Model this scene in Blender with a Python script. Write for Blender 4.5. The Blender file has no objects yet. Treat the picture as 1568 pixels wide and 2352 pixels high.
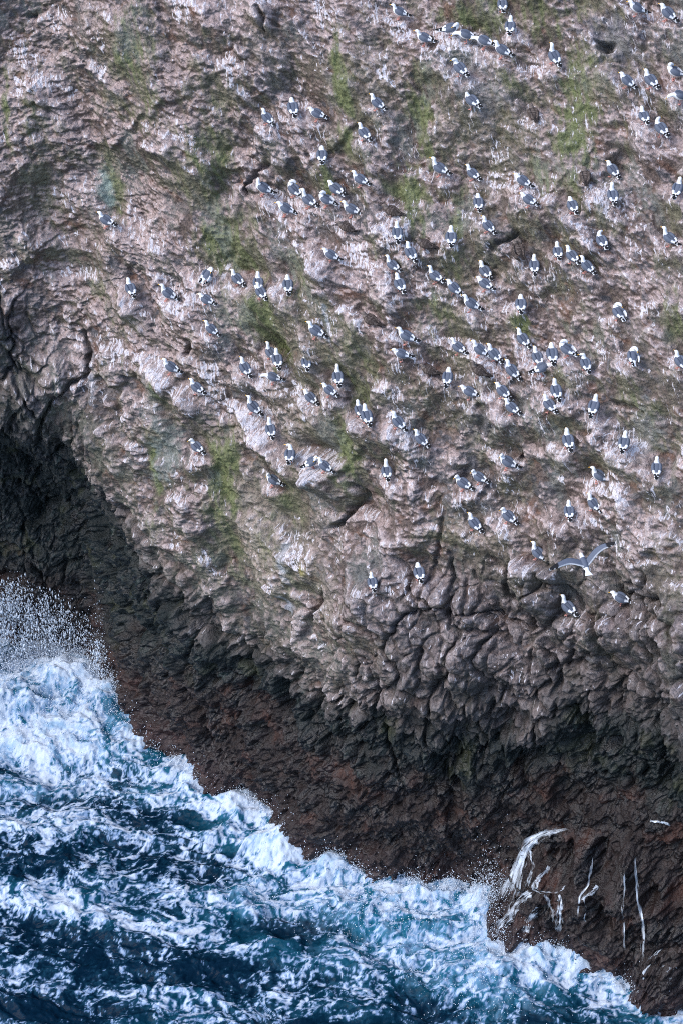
import bpy, math, random, time
import numpy as np
T0 = time.time()
sc = bpy.context.scene
rad = math.radians

# ------------------------------------------------------------------ camera
PITCH = rad(38.0); DIST = 80.0
CAM_POS = np.array([0.0, -DIST*math.cos(PITCH), 12.1+DIST*math.sin(PITCH)])
FWD = np.array([0.0, math.cos(PITCH), -math.sin(PITCH)])
UPV = np.array([0.0, math.sin(PITCH), math.cos(PITCH)])
cd = bpy.data.cameras.new('camera'); cam = bpy.data.objects.new('camera', cd)
sc.collection.objects.link(cam)
cam.location = CAM_POS; cam.rotation_euler = (math.pi/2-PITCH, 0, 0)
cd.sensor_fit = 'VERTICAL'; cd.sensor_height = 36.0
cd.lens = 18.0/(15.0/DIST); cd.clip_start = 1.0; cd.clip_end = 3000.0
sc.camera = cam

# ------------------------------------------------------------------ sky and sun
SUN_AZ, SUN_EL = rad(246), rad(48)
w = bpy.data.worlds.new('World'); sc.world = w; w.use_nodes = True
nt = w.node_tree; bg = nt.nodes['Background']
sky = nt.nodes.new('ShaderNodeTexSky'); sky.sky_type = 'NISHITA'; sky.sun_disc = False
sky.sun_elevation = SUN_EL; sky.sun_rotation = SUN_AZ
sky.air_density = 1.0; sky.dust_density = 1.5; sky.ozone_density = 2.5
nt.links.new(sky.outputs[0], bg.inputs[0]); bg.inputs[1].default_value = 0.15
sd = bpy.data.lights.new('sun', 'SUN'); sun = bpy.data.objects.new('sun', sd)
sc.collection.objects.link(sun)
sd.energy = 1.0; sd.angle = rad(36); sd.color = (1.0, 0.94, 0.88)
sun.rotation_euler = (math.pi/2-SUN_EL, 0, math.pi-SUN_AZ)
sc.view_settings.view_transform = 'Standard'; sc.view_settings.look = 'None'
sc.view_settings.exposure = 1.18; sc.view_settings.gamma = 1.0
sc.cycles.use_denoising = False; sc.cycles.filter_width = 1.0

# ------------------------------------------------------------------ numpy noise
F = np.float32
def _h(ix, iy, seed):
    h = ix.astype(np.uint32)*np.uint32(374761393) + iy.astype(np.uint32)*np.uint32(668265263) + np.uint32((seed*2246822519+3266489917) & 0xffffffff)
    h = (h ^ (h >> np.uint32(13)))*np.uint32(1274126177)
    h ^= h >> np.uint32(16); h *= np.uint32(2654435769); h ^= h >> np.uint32(15)
    return h
def rnd(ix, iy, seed): return (_h(ix, iy, seed) & np.uint32(0xffffff)).astype(F)/F(16777216)
def perlin(x, y, seed=0):
    x0 = np.floor(x); y0 = np.floor(y); fx = (x-x0).astype(F); fy = (y-y0).astype(F)
    ix = x0.astype(np.int32); iy = y0.astype(np.int32)
    u = fx*fx*fx*(fx*(fx*6-15)+10); v = fy*fy*fy*(fy*(fy*6-15)+10)
    def g(dx, dy):
        a = rnd(ix+dx, iy+dy, seed)*F(6.2831853)
        return np.cos(a)*(fx-dx)+np.sin(a)*(fy-dy)
    a = g(0,0); a += u*(g(1,0)-a); b = g(0,1); b += u*(g(1,1)-b)
    return (a+v*(b-a))*F(1.5)
def fbm(x, y, o=4, seed=0, gain=.5):
    r = 0; a = 1.0; n = 0
    for k in range(o):
        r = r+a*perlin(x, y, seed+k*17); n += a; a *= gain; x = x*2.03+13.7; y = y*2.03-7.1
    return r/n*F(1.35)
def ridged(x, y, o=3, seed=0, gain=.5):
    r = 0; a = 1.0; n = 0
    for k in range(o):
        r = r+a*(1-np.abs(perlin(x, y, seed+k*31))*1.6); n += a; a *= gain; x = x*2.1+3.3; y = y*2.1+9.2
    return r/n
def voronoi(x, y, seed=0, jit=.9):
    x0 = np.floor(x).astype(np.int32); y0 = np.floor(y).astype(np.int32)
    f1 = np.full(x.shape, 9, F); f2 = f1.copy(); cid = np.zeros(x.shape, F)
    for dx in (-1,0,1):
        for dy in (-1,0,1):
            cx = x0+dx; cy = y0+dy
            px = cx+.5+jit*(rnd(cx, cy, seed)-.5); py = cy+.5+jit*(rnd(cx, cy, seed+7)-.5)
            d = np.sqrt((px-x)**2+(py-y)**2).astype(F)
            m = d < f1
            f2 = np.where(m, f1, np.minimum(f2, d))
            cid = np.where(m, rnd(cx, cy, seed+91), cid); f1 = np.where(m, d, f1)
    return f1, f2, cid
def facets(x, y, seed=0, tilt=.5):
    """broad flat faces: every cell of a voronoi net leans its own way"""
    x0 = np.floor(x).astype(np.int32); y0 = np.floor(y).astype(np.int32)
    f1 = np.full(x.shape, 9, F); val = np.zeros(x.shape, F)
    for dx in (-1,0,1):
        for dy in (-1,0,1):
            cx = x0+dx; cy = y0+dy
            ux = (x-cx-.5-.9*(rnd(cx, cy, seed)-.5)).astype(F); uy = (y-cy-.5-.9*(rnd(cx, cy, seed+7)-.5)).astype(F)
            d = ux*ux+uy*uy; m = d < f1
            a = rnd(cx, cy, seed+13)*F(6.283)
            val = np.where(m, tilt*(np.cos(a)*ux+np.sin(a)*uy)+(rnd(cx, cy, seed+19)-.5)*.6, val); f1 = np.where(m, d, f1)
    return val
def sst(a, b, x):
    t = np.clip((x-a)/(b-a), 0, 1); return (t*t*(3-2*t)).astype(F)
def gblur(a, sig, axis):
    n = int(max(1, round(3*sig))); k = np.exp(-.5*(np.arange(-n, n+1)/sig)**2); k /= k.sum()
    pad = [(0,0)]*a.ndim; pad[axis] = (n, n)
    return np.apply_along_axis(lambda v: np.convolve(v, k, 'valid'), axis, np.pad(a, pad, mode='edge'))
def mixc(c, col, m): return c+(np.asarray(col, F)-c)*m[..., None]

def lin(r, g, b):
    f = lambda v: (v/255/12.92 if v/255 <= .04045 else ((v/255+.055)/1.055)**2.4)
    return (f(r), f(g), f(b))
def project(P):
    """world point -> position in the 1568 x 2352 view of the photograph"""
    d = P-CAM_POS; q = d@FWD; k = 2352/30.0*DIST
    return 784+d[..., 0]/q*k, 1176-(d@UPV)/q*k
def ray(px, py):
    return FWD*DIST+np.array([1.0,0,0])*(px-784)*30/2352+UPV*(1176-py)*30/2352
def on_plane(px, py, z=0.0):
    d = ray(px, py); return CAM_POS+d*((z-CAM_POS[2])/d[2])

# ------------------------------------------------------------------ mesh helpers
def grid_mesh(name, P, cols=None, attrs=None, mat=None, vec=None):
    n, m = P.shape[:2]
    me = bpy.data.meshes.new(name)
    idx = np.arange(n*m).reshape(n, m)
    q = np.stack([idx[:-1,:-1], idx[:-1,1:], idx[1:,1:], idx[1:,:-1]], -1).reshape(-1)
    nf = len(q)//4
    me.vertices.add(n*m); me.loops.add(nf*4); me.polygons.add(nf)
    me.vertices.foreach_set('co', P.reshape(-1).astype(F))
    me.loops.foreach_set('vertex_index', q.astype(np.int32))
    me.polygons.foreach_set('loop_start', np.arange(0, nf*4, 4, dtype=np.int32))
    me.polygons.foreach_set('use_smooth', np.ones(nf, bool))
    me.update(calc_edges=True)
    if cols is not None:
        a = me.color_attributes.new('Col', 'FLOAT_COLOR', 'POINT')
        c = np.ones((n*m, 4), F); c[:, :3] = cols.reshape(-1, 3); a.data.foreach_set('color', c.reshape(-1))
    for k, v in (attrs or {}).items():
        a = me.attributes.new(k, 'FLOAT', 'POINT'); a.data.foreach_set('value', v.reshape(-1).astype(F))
    if vec is not None:
        a = me.attributes.new('slope', 'FLOAT_VECTOR', 'POINT'); a.data.foreach_set('vector', vec.reshape(-1).astype(F))
    if mat: me.materials.append(mat)
    o = bpy.data.objects.new(name, me); sc.collection.objects.link(o)
    return o
def raw_mesh(name, V, faces, mat, cols=None, smooth=True):
    me = bpy.data.meshes.new(name); me.from_pydata([tuple(v) for v in V], [], faces)
    me.polygons.foreach_set('use_smooth', [smooth]*len(me.polygons))
    if cols is not None:
        a = me.color_attributes.new('Col', 'FLOAT_COLOR', 'POINT')
        c = np.ones((len(V), 4), F); c[:, :3] = cols; a.data.foreach_set('color', c.reshape(-1))
    for mm in (mat if isinstance(mat, (list, tuple)) else [mat]): me.materials.append(mm)
    return me

# ------------------------------------------------------------------ materials
def new_mat(name):
    m = bpy.data.materials.new(name); m.use_nodes = True
    return m, m.node_tree, m.node_tree.nodes['Principled BSDF']
def attr_node(t, name):
    a = t.nodes.new('ShaderNodeAttribute'); a.attribute_name = name; return a
def noise_node(t, vec, scale, detail=3, rough=.55):
    n = t.nodes.new('ShaderNodeTexNoise'); n.inputs['Scale'].default_value = scale; n.inputs['Detail'].default_value = detail
    n.inputs['Roughness'].default_value = rough; t.links.new(vec, n.inputs['Vector']); return n.outputs['Fac']
def remap(t, v, a, b_, c=0.0, d=1.0):
    n = t.nodes.new('ShaderNodeMapRange'); n.inputs[1].default_value = a; n.inputs[2].default_value = b_
    n.inputs[3].default_value = c; n.inputs[4].default_value = d; t.links.new(v, n.inputs[0]); return n.outputs[0]
def arith(t, op, a, b_):
    n = t.nodes.new('ShaderNodeMath'); n.operation = op
    for k, v in enumerate((a, b_)):
        if isinstance(v, (int, float)): n.inputs[k].default_value = v
        else: t.links.new(v, n.inputs[k])
    return n.outputs[0]
def stretch(t, v, sx, sy):
    n = t.nodes.new('ShaderNodeMapping'); n.inputs['Scale'].default_value = (sx, sy, 1); t.links.new(v, n.inputs[0]); return n.outputs[0]
def mixcol(t, a, b_, f):
    n = t.nodes.new('ShaderNodeMix'); n.data_type = 'RGBA'
    for k, v in ((6, a), (7, b_)):
        if isinstance(v, tuple): n.inputs[k].default_value = v+(1,)
        else: t.links.new(v, n.inputs[k])
    t.links.new(f, n.inputs[0]); return n.outputs[2]
def rock_material():
    m, t, b = new_mat('rock')
    col = attr_node(t, 'Col').outputs['Color']; wet = attr_node(t, 'wet').outputs['Fac']; gua = attr_node(t, 'guano').outputs['Fac']
    sl = attr_node(t, 'slope').outputs['Vector']
    ob = t.nodes.new('ShaderNodeTexCoord').outputs['Object']
    grain = noise_node(t, ob, 11, 4, .62); lump = noise_node(t, ob, 4, 3, .6)
    k = arith(t, 'MULTIPLY', remap(t, grain, .3, .7, .62, 1.38), remap(t, lump, .3, .7, .75, 1.25))
    v = t.nodes.new('ShaderNodeVectorMath'); v.operation = 'SCALE'; t.links.new(col, v.inputs[0]); t.links.new(k, v.inputs['Scale'])
    c = v.outputs[0]
    # droppings: thin runs down the slope and flecks, where birds sit
    wv = t.nodes.new('ShaderNodeTexNoise'); wv.inputs['Scale'].default_value = 2.5; t.links.new(sl, wv.inputs['Vector'])
    off = t.nodes.new('ShaderNodeVectorMath'); off.operation = 'MULTIPLY_ADD'; off.inputs[1].default_value = (.22, .22, 0)
    t.links.new(wv.outputs['Color'], off.inputs[0]); t.links.new(sl, off.inputs[2]); sl = off.outputs[0]
    runs = noise_node(t, stretch(t, sl, 11, 1.7), 1, 3, .6); runs2 = noise_node(t, stretch(t, sl, 22, 3.4), 1, 2, .5)
    spots = noise_node(t, stretch(t, sl, 9, 6), 1, 3, .65)
    r = arith(t, 'ADD', arith(t, 'MULTIPLY', runs, .6), arith(t, 'MULTIPLY', runs2, .4))
    need = remap(t, gua, 0, 1, .66, .485)
    w1 = remap(t, arith(t, 'SUBTRACT', r, need), 0, .05)
    need2 = remap(t, gua, 0, 1, .69, .50)
    w2 = remap(t, arith(t, 'SUBTRACT', spots, need2), 0, .05)
    c = mixcol(t, c, (.66, .635, .67), arith(t, 'MULTIPLY', arith(t, 'MAXIMUM', w1, w2), remap(t, gua, .02, .2, 0, .85)))
    t.links.new(c, b.inputs['Base Color'])
    t.links.new(remap(t, wet, 0, 1, .92, .33), b.inputs['Roughness'])
    t.links.new(remap(t, wet, 0, 1, .25, .42), b.inputs['Specular IOR Level'])
    bp = t.nodes.new('ShaderNodeBump'); t.links.new(remap(t, wet, 0, 1, 1.0, .55), bp.inputs['Strength']); bp.inputs['Distance'].default_value = .09
    t.links.new(grain, bp.inputs['Height']); t.links.new(bp.outputs[0], b.inputs['Normal'])
    return m
def sea_material():
    m, t, b = new_mat('sea_water')
    col = attr_node(t, 'Col'); fo = attr_node(t, 'foam')
    t.links.new(col.outputs['Color'], b.inputs['Base Color'])
    rr = t.nodes.new('ShaderNodeMapRange'); rr.inputs[3].default_value = .22; rr.inputs[4].default_value = .85
    t.links.new(fo.outputs['Fac'], rr.inputs[0]); t.links.new(rr.outputs[0], b.inputs['Roughness'])
    b.inputs['IOR'].default_value = 1.33; b.inputs['Specular IOR Level'].default_value = .07
    tc = t.nodes.new('ShaderNodeTexCoord')
    n1 = t.nodes.new('ShaderNodeTexNoise'); n1.inputs['Scale'].default_value = 7; n1.inputs['Detail'].default_value = 5
    t.links.new(tc.outputs['Object'], n1.inputs['Vector'])
    bp = t.nodes.new('ShaderNodeBump'); bp.inputs['Strength'].default_value = .5; bp.inputs['Distance'].default_value = .06
    t.links.new(n1.outputs['Fac'], bp.inputs['Height']); t.links.new(bp.outputs[0], b.inputs['Normal'])
    return m
ROCK = rock_material(); SEA = sea_material()

# ------------------------------------------------------------------ cliff: base sheet from contour lines
CX = [-30, -15.6, -11.8, -9.5, -8.35, -7.55, -6.2, -4.7, -3.1, -1.15, .2, 1.55, 2.9, 4.25, 5.5, 6.8, 8.1, 8.95, 10.1, 12.8, 30]
YW = [12, 9.0, 8.5, 8.1, 7.4, 4.9, 2.85, 1.2, .4, -1.65, -2.8, -3.45, -3.75, -4.1, -4.6, -5.2, -5.9, -6.1, -6.6, -8.6, -24]
GX = [-30, -13.6, -10.3, -8.5, -7.6, -6.9, -5.8, -4.4, -2.95, -1.1, .2, 1.5, 2.75, 4.0, 5.1, 6.3, 7.45, 8.2, 9.2, 11.5, 30]
YG = [7, 4.5, 4.5, 4.6, 4.2, 3.6, 2.3, .8, -.1, -2.1, -3.2, -3.95, -4.3, -4.6, -5.0, -5.5, -6.1, -6.7, -7.6, -9.6, -24]
ZG = [14, 13.8, 13.5, 12.6, 11.8, 11.2, 9.5, 8.7, 7.9, 7.9, 8.4, 8.8, 9.0, 9.3, 9.8, 10.4, 10.8, 11.1, 11.5, 12.4, 14]
xs = np.concatenate([np.linspace(-26, -13.4, 90)[:-1], np.linspace(-13.4, 13.4, 1070), np.linspace(13.4, 26, 90)[1:]])
zf = np.arange(-2.0, 38.0, .05)
yw = gblur(np.interp(xs, CX, YW), 7, 0); yg = gblur(np.interp(xs, GX, YG), 14, 0); zg = gblur(np.interp(xs, GX, ZG), 14, 0)
yt = np.interp(xs, [-30, -10, 0, 10, 30], [13, 9.2, 7.4, 4.4, -6]); zt = np.interp(xs, [-30, -10, 0, 10, 30], [25, 24.1, 24.8, 26.4, 30])
Y = np.zeros((len(xs), len(zf)))
for i in range(len(xs)):
    A, B = (zg[i], yg[i]), (zt[i], yt[i])
    mid = (A[0]+.45*(B[0]-A[0]), A[1]+.34*(B[1]-A[1]))
    zz = [-2, 0, .55*A[0], A[0]-.5, A[0]+.4, mid[0], B[0], 40]
    bow = .25+.5*max(0, min(1, (-xs[i]-5)/4))
    yy = [yw[i]-.25, yw[i], yw[i]+.55*(A[1]-yw[i])+bow, A[1]+.05, A[1]+.1, mid[1], B[1], B[1]+(40-B[0])*.8]
    Y[i] = np.interp(zf, zz, yy)
Y = gblur(Y, 10, 1)
NR = 1560
ss = np.zeros_like(Y); ss[:, 1:] = np.cumsum(np.sqrt(np.diff(Y, axis=1)**2+.05**2), 1)
base = np.zeros((len(xs), NR, 3)); S = np.zeros((len(xs), NR), F)
for i in range(len(xs)):
    sl = np.interp(zg[i], zf, ss[i])
    top = np.interp(zt[i]+1.2, zf, ss[i])
    s = np.concatenate([np.linspace(0, top, NR-60), np.linspace(top, ss[i, -1], 61)[1:]])
    base[i, :, 0] = xs[i]; base[i, :, 1] = np.interp(s, ss[i], Y[i]); base[i, :, 2] = np.interp(s, ss[i], zf); S[i] = s-sl
X = base[..., 0].astype(F); Z = base[..., 2].astype(F)
ZR = zg[:, None]-9.0
hx = np.zeros(X.shape); hx[1:] = np.cumsum(np.hypot(np.diff(base[..., 0], axis=0), np.diff(base[..., 1], axis=0)), 0)
ic = int(np.argmin(np.abs(xs))); hx -= hx[ic:ic+1]
XW, SL = X, S                                  # world x; height along the slope above the lip
X = hx.astype(F); S = (S+ZR).astype(F)         # metres along the contour and up the rock
def normals(P):
    a = np.gradient(P, axis=0); b = np.gradient(P, axis=1)
    n = np.cross(a, b); n /= np.linalg.norm(n, axis=-1, keepdims=True)+1e-9
    return n
N = normals(base)
if N[len(xs)//2, NR//2, 1] > 0: N = -N
N = gblur(gblur(N, 8, 0), 8, 1)
N /= np.linalg.norm(N, axis=-1, keepdims=True)
PXb, PYb = project(base)
_sub = (slice(None, None, 3), slice(None, None, 3))
def on_sheet(px, py):
    """a spot of the photograph -> (x, s) on the bare cliff sheet"""
    k = np.argmin((PXb[_sub]-px)**2+(PYb[_sub]-py)**2)
    return float(X[_sub].reshape(-1)[k]), float(S[_sub].reshape(-1)[k])
def on_sheet_ij(px, py):
    k = np.argmin((PXb[_sub]-px)**2+(PYb[_sub]-py)**2); m = PXb[_sub].shape[1]
    return 3*(k//m), 3*(k % m)
def seg_dist(pts):
    """distance on the sheet to a polyline through spots of the photograph, and the position along it"""
    q = [on_sheet(*p) for p in pts]; ii = [on_sheet_ij(*p)[0] for p in pts]
    i0, i1 = max(0, min(ii)-80), max(ii)+80
    d = np.full(X.shape, 99, F); tt = np.zeros(X.shape, F)
    xx = X[i0:i1]+.10*WX[i0:i1]; sv = S[i0:i1]+.10*WY[i0:i1]; dd = d[i0:i1].copy(); tp = tt[i0:i1].copy()
    for k in range(len(q)-1):
        ax, ay = q[k]; bx, by = q[k+1]; L = (bx-ax)**2+(by-ay)**2+1e-6
        t = np.clip(((xx-ax)*(bx-ax)+(sv-ay)*(by-ay))/L, 0, 1)
        e = np.hypot(xx-ax-t*(bx-ax), sv-ay-t*(by-ay))
        m = e < dd; dd = np.where(m, e, dd); tp = np.where(m, (k+t)/(len(q)-1), tp)
    d[i0:i1] = dd; tt[i0:i1] = tp
    return d, tt
WX = fbm(X/.5, S/.5, 3, 401); WY = fbm(X/.5, S/.5, 3, 402)

# zones (height based, ragged)
zn = fbm(X/2.2, S/2.2, 4, 11)
U = sst(-1.3, .9, SL+.9*zn)                                   # 1 = weathered upper slope, 0 = sea-washed wall
zb = np.interp(XW, [-12, -7.5, -4, 0, 3, 6, 10], [4.4, 3.2, 4.8, 5.2, 5.2, 6.2, 7.0])
BR = 1-sst(-.9, .9, Z-zb+1.3*fbm(X/1.6, S/1.6, 4, 12))        # brown barnacle belt
right = sst(-1.5, 3.0, XW)
BLK = sst(-4.5, -.5, SL)*(1-sst(2.2, 4.6, SL+1.2*zn))*sst(-1, 1.8, XW+.6*zn)   # jointed blocks under the gulls
BLK = np.maximum(BLK, sst(-4, -1, SL)*(1-sst(1.5, 4.5, SL+1.0*zn))*(1-sst(-9.8, -8.2, XW+.5*zn)))

# ------------------------------------------------------------------ cliff: relief along the normal
D = 1.0*fbm(X/5.5, S/6.5, 3, 1)*(.4+.6*sst(-3, 2, SL))
D += .32*fbm(X/1.9, S/2.6, 3, 2)
# ledges that climb to the right
ph = (S-.30*X+1.5*fbm(X/3.2, S/2.6, 3, 3))/2.1
f = ph-np.floor(ph); saw = np.where(f < .68, f/.68, (1-f)/.32)
saw = saw*saw*(3-2*saw)
D += U*.24*saw*np.clip(.55+.9*fbm(X/2.4, S/2.0, 2, 4), 0, 1.2)
ph = (S-.42*X+.7*fbm(X/1.1, S/.9, 3, 5))/.62
f = ph-np.floor(ph); sw2 = np.where(f < .65, f/.65, (1-f)/.35)
D += U*.06*sw2*np.clip(.4+1.1*fbm(X/.9, S/.9, 2, 6), 0, 1.2)
# embedded stones
wx = X+.12*WX; wy = S+.12*WY
stone_col = np.zeros(X.shape, F); stone_id = np.zeros(X.shape, F)
for sz, amp, dens, sd_ in ((1.25, .12, .34, 21), (.62, .075, .40, 22), (.30, .045, .42, 23), (.17, .032, .50, 24)):
    f1, f2, cid = voronoi(wx/sz, wy/(sz*.85), sd_)
    keep = (cid < dens)*np.clip(.5+1.5*fbm(X/2.6, S/2.6, 2, sd_+50), 0, 1)
    dome = np.sqrt(np.clip(1-(f1/.5)**2, 0, 1)).astype(F)*keep
    D += amp*dome*(U*(1-.5*BLK)+.25*(1-U))
    mm = sst(.25, .6, dome); stone_col = np.maximum(stone_col*(1-mm), mm); stone_id = np.where(mm > .3, (cid/dens)%1, stone_id)
# joints and blocks
crack = np.zeros(X.shape, F)
for sx, sy, off, dep, wd, sd_ in ((1.6, 2.3, .34, .28, .04, 31), (.66, .85, .12, .10, .06, 32), (.30, .36, .035, .03, .08, 33)):
    bx = X+.35*sx*fbm(X/1.3, S/1.3, 3, sd_+3); by = S+.35*sy*fbm(X/1.3, S/1.3, 3, sd_+4)
    f1, f2, cid = voronoi(bx/sx, by/sy, sd_, .95)
    e = f2-f1
    c = 1-sst(0, wd*2.2, e)
    q = np.clip(BLK+.55*(1-U)*(1-BR)+.30*(1-U), 0, 1)
    D += q*(off*(cid-.5)+off*.35*(sst(0, .25, e)-.6)-dep*c)
    crack = np.maximum(crack, c*q)
# washed wall: striations falling to the left, lumps
ca, sa = math.cos(.95), math.sin(.95)
xr = X*ca+S*sa; yr = -X*sa+S*ca
D += (1-U)*.55*gblur(gblur(facets((X+.5*WX+.6*fbm(X/1.5, S/1.5, 2, 66))/1.7, (S+.5*WY)/1.9, 65), 2, 0), 2, 1)
D += (1-U)*.22*gblur(gblur(facets((X+.2*WX)/.7, (S+.2*WY)/.7, 67), 1, 0), 1, 1)
D += (1-U)*(.16*ridged(xr/1.7, yr/.42, 3, 41)+.20*fbm(X/1.0, S/1.0, 4, 42)-.06*np.abs(fbm(xr/.8, yr/.2, 3, 43)))
D += .062*fbm(X/.45, S/.45, 4, 44, .6)*(1-.35*BLK)+U*(1-BLK)*.035*(ridged(X/.4, S/.34, 3, 47, .6)-.5)
bil = np.abs(fbm(X/.75+.3*WX, S/.6, 3, 48)); bil2 = np.abs(fbm(X/.33+.2*WX, S/.27, 3, 49))
D += U*(1-.8*BLK)*(.10*bil+.07*bil2)
fq = .5*WX+.8*fbm(X/2, S/2, 2, 55); D += .30*gblur(gblur(facets((X+fq)/2.6, (S-.4*X+fq)/2.0, 56), 1.5, 0), 1.5, 1)*(.35+.65*U)
D += BLK*.22*gblur(gblur(facets((X+.3*fq)/.8, (S+.3*fq)/1.5, 59), 1, 0), 1, 1)
D += .10*gblur(gblur(facets((X+.3*fq)/.9, (S-.4*X)/.75, 57), 1, 0), 1, 1)
hf = fbm(X/.16, S/.16, 2, 45)
D += hf*(.016+.03*BR+.014*U)+(1-U)*.03*fbm(X/.3, S/.3, 3, 60)+BR*.15*(np.abs(fbm(X/.5, S/.5, 3, 58)))
f1, f2, cid = voronoi(X/.13, S/.13, 46)
D += BR*.035*(1-f1*1.5)*cid

# toe of rock the cascades run over
tn = .75*fbm(X/1.1, Z/1.0, 4, 51)
toe = sst(4.2, 5.7, XW+1.1*tn-.25*Z)*sst(4.6, 2.2, Z+1.2*tn-.25*(XW-6))
D += 1.35*toe
e = ((XW-5.2)/1.2)**2+((Z-.0)/1.7)**2
D += .5*sst(1.1, .1, e+tn)
e = ((XW-10.1)/1.1)**2+((Z-0)/3.2)**2
D += .55*sst(1.1, .1, e+.6*tn)
D -= .45*np.exp(-((XW-3.5)/.8)**2)*sst(3.5, .5, Z)

# long cracks, gullies and hollows seen in the photograph: (spots, width m, depth m)
CUTS = [
 ([(1240,1330),(1285,1345),(1300,1395),(1275,1425),(1215,1470),(1268,1520),(1275,1580),(1262,1612)], .10, .42),
 ([(1205,1345),(1200,1400),(1208,1450),(1235,1440)], .09, .34),
 ([(1025,1345),(1032,1385),(1038,1440),(1150,1460),(1165,1478)], .08, .30),
 ([(1070,1330),(1072,1380),(1066,1435)], .07, .24), ([(1128,1370),(1140,1430),(1160,1470)], .06, .2),
 ([(1015,1180),(1012,1240),(985,1320),(970,1400)], .08, .2),
 ([(1500,1320),(1505,1420),(1510,1500),(1518,1540)], .07, .3), ([(1440,1340),(1478,1338),(1492,1365)], .07, .28),
 ([(838,1500),(870,1580),(895,1610)], .07, .26), ([(975,1480),(968,1530),(975,1560)], .08, .3),
 ([(800,1110),(820,1140),(790,1185),(745,1225)], .10, .38), ([(745,1355),(700,1410),(680,1480)], .14, .35),
 ([(612,365),(590,395),(560,430),(552,445)], .08, .36), ([(445,780),(432,800),(425,812)], .10, .36),
 ([(190,760),(205,800),(215,850),(120,900),(95,1010)], .09, .34), ([(15,940),(25,985),(60,890)], .08, .26),
 ([(600,20),(625,50),(615,80)], .08, .30), ([(55,40),(75,35)], .10, .3),
 ([(1400,930),(1455,940),(1480,948)], .07, .30), ([(1105,925),(1115,960),(1095,985)], .2, .2),
 ([(1545,690),(1510,760)], .2, .15), ([(1120,575),(1190,540),(1200,556)], .1, .3),
 ([(1385,95),(1392,122)], .20, .60), ([(1440,340),(1400,390),(1330,480),(1250,580)], .32, .34),
 ([(1000,60),(980,180),(955,250),(930,350),(880,460)], .45, .30), ([(700,150),(600,260),(560,330),(480,520)], .40, .26),
 ([(460,540),(520,610)], .5, .22), ([(880,700),(850,820),(800,980),(760,1060)], .5, .28),
 ([(380,900),(420,1000),(500,1060),(520,1160)], .4, .28), ([(205,790),(270,900),(330,1050)], .5, .25),
 ([(990,1560),(1080,1600),(1180,1590)], .45, .35), ([(830,1640),(960,1660),(1120,1660),(1240,1640)], .7, .40),
 ([(1150,1770),(1235,1730),(1260,1690)], .25, .30), ([(560,1600),(620,1620),(760,1700)], .5, .30),
 ([(1165,1640),(1140,1700),(1160,1770)], .3, .4), ([(780,1620),(800,1700),(850,1760)], .35, .4), ([(640,1560),(650,1640),(700,1720)], .3, .35), ([(1330,1640),(1350,1700),(1420,1740)], .3, .4), ([(1000,1720),(1050,1800),(1040,1880)], .3, .35), ([(420,1560),(470,1650),(480,1720)], .3, .3), ([(1500,1650),(1530,1760),(1510,1860)], .35, .4),
 ([(1395,1905),(1420,1980),(1430,2080)], .22, .40), ([(30,1010),(90,1100),(160,1180),(60,1200)], .8, .45),
 ([(300,1150),(345,1200),(420,1300)], .4, .3), ([(1185,1045),(1200,1055)], .16, .5), ([(1335,950),(1365,1000)], .3, .2)]
for pts, wd, dep in CUTS:
    d, t = seg_dist(pts)
    wv = wd*(.6+.8*np.abs(perlin(X/.35, S/.35, 61)))
    prof = np.exp(-(d/wv)**2)*sst(0, .12, t+.02)*sst(0, .12, 1.02-t)
    D -= dep*prof; crack = np.maximum(crack, prof*(wd < .16)*.9)
# knolls that stand out of the slope: (spot, radius m, height m)
KNOLLS = [((1245,1378), .5, .3), ((1225,1460), .35, .35), ((765,1110), .75, .55), ((760,650), .6, .45), ((85,555), .65, .4), ((615,45), .45, .4),
 ((1000,1370), .6, .35), ((1085,1390), .7, .3), ((1330,1450), .9, .35), ((1010,160), .6, .3), ((1450,60), .8, .35), ((1345,560), .8, .3),
 ((440,930), .45, .35), ((700,980), .7, .3), ((520,480), .45, .3), ((945,1190), 1.0, .35), ((1420,1460), .7, .35), ((1205,290), 1.0, .3), ((1010,560), .7, .25),
 ((620,1280), 1.3, .5), ((450,1180), .8, .35), ((120,840), .7, .35), ((40,880), .6, .3), ((300,700), .5, .25), ((1100,440), .6, .25), ((490,1330), .7, .3)]
for (px, py), r_, h_ in KNOLLS:
    ax, ay = on_sheet(px, py)
    dd = np.hypot(X-ax+.25*r_*WX, S-ay+.25*r_*WY)/r_
    D += h_*sst(1.15, .35, dd)

ax, ay = on_sheet(1240, 1292)
D += .85*sst(ay+.16, ay-.08, S+.1*WX)*sst(ay-2.0, ay-.7, S)*sst(.85, .5, np.abs(X-ax-.05+.25*WY))
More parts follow.
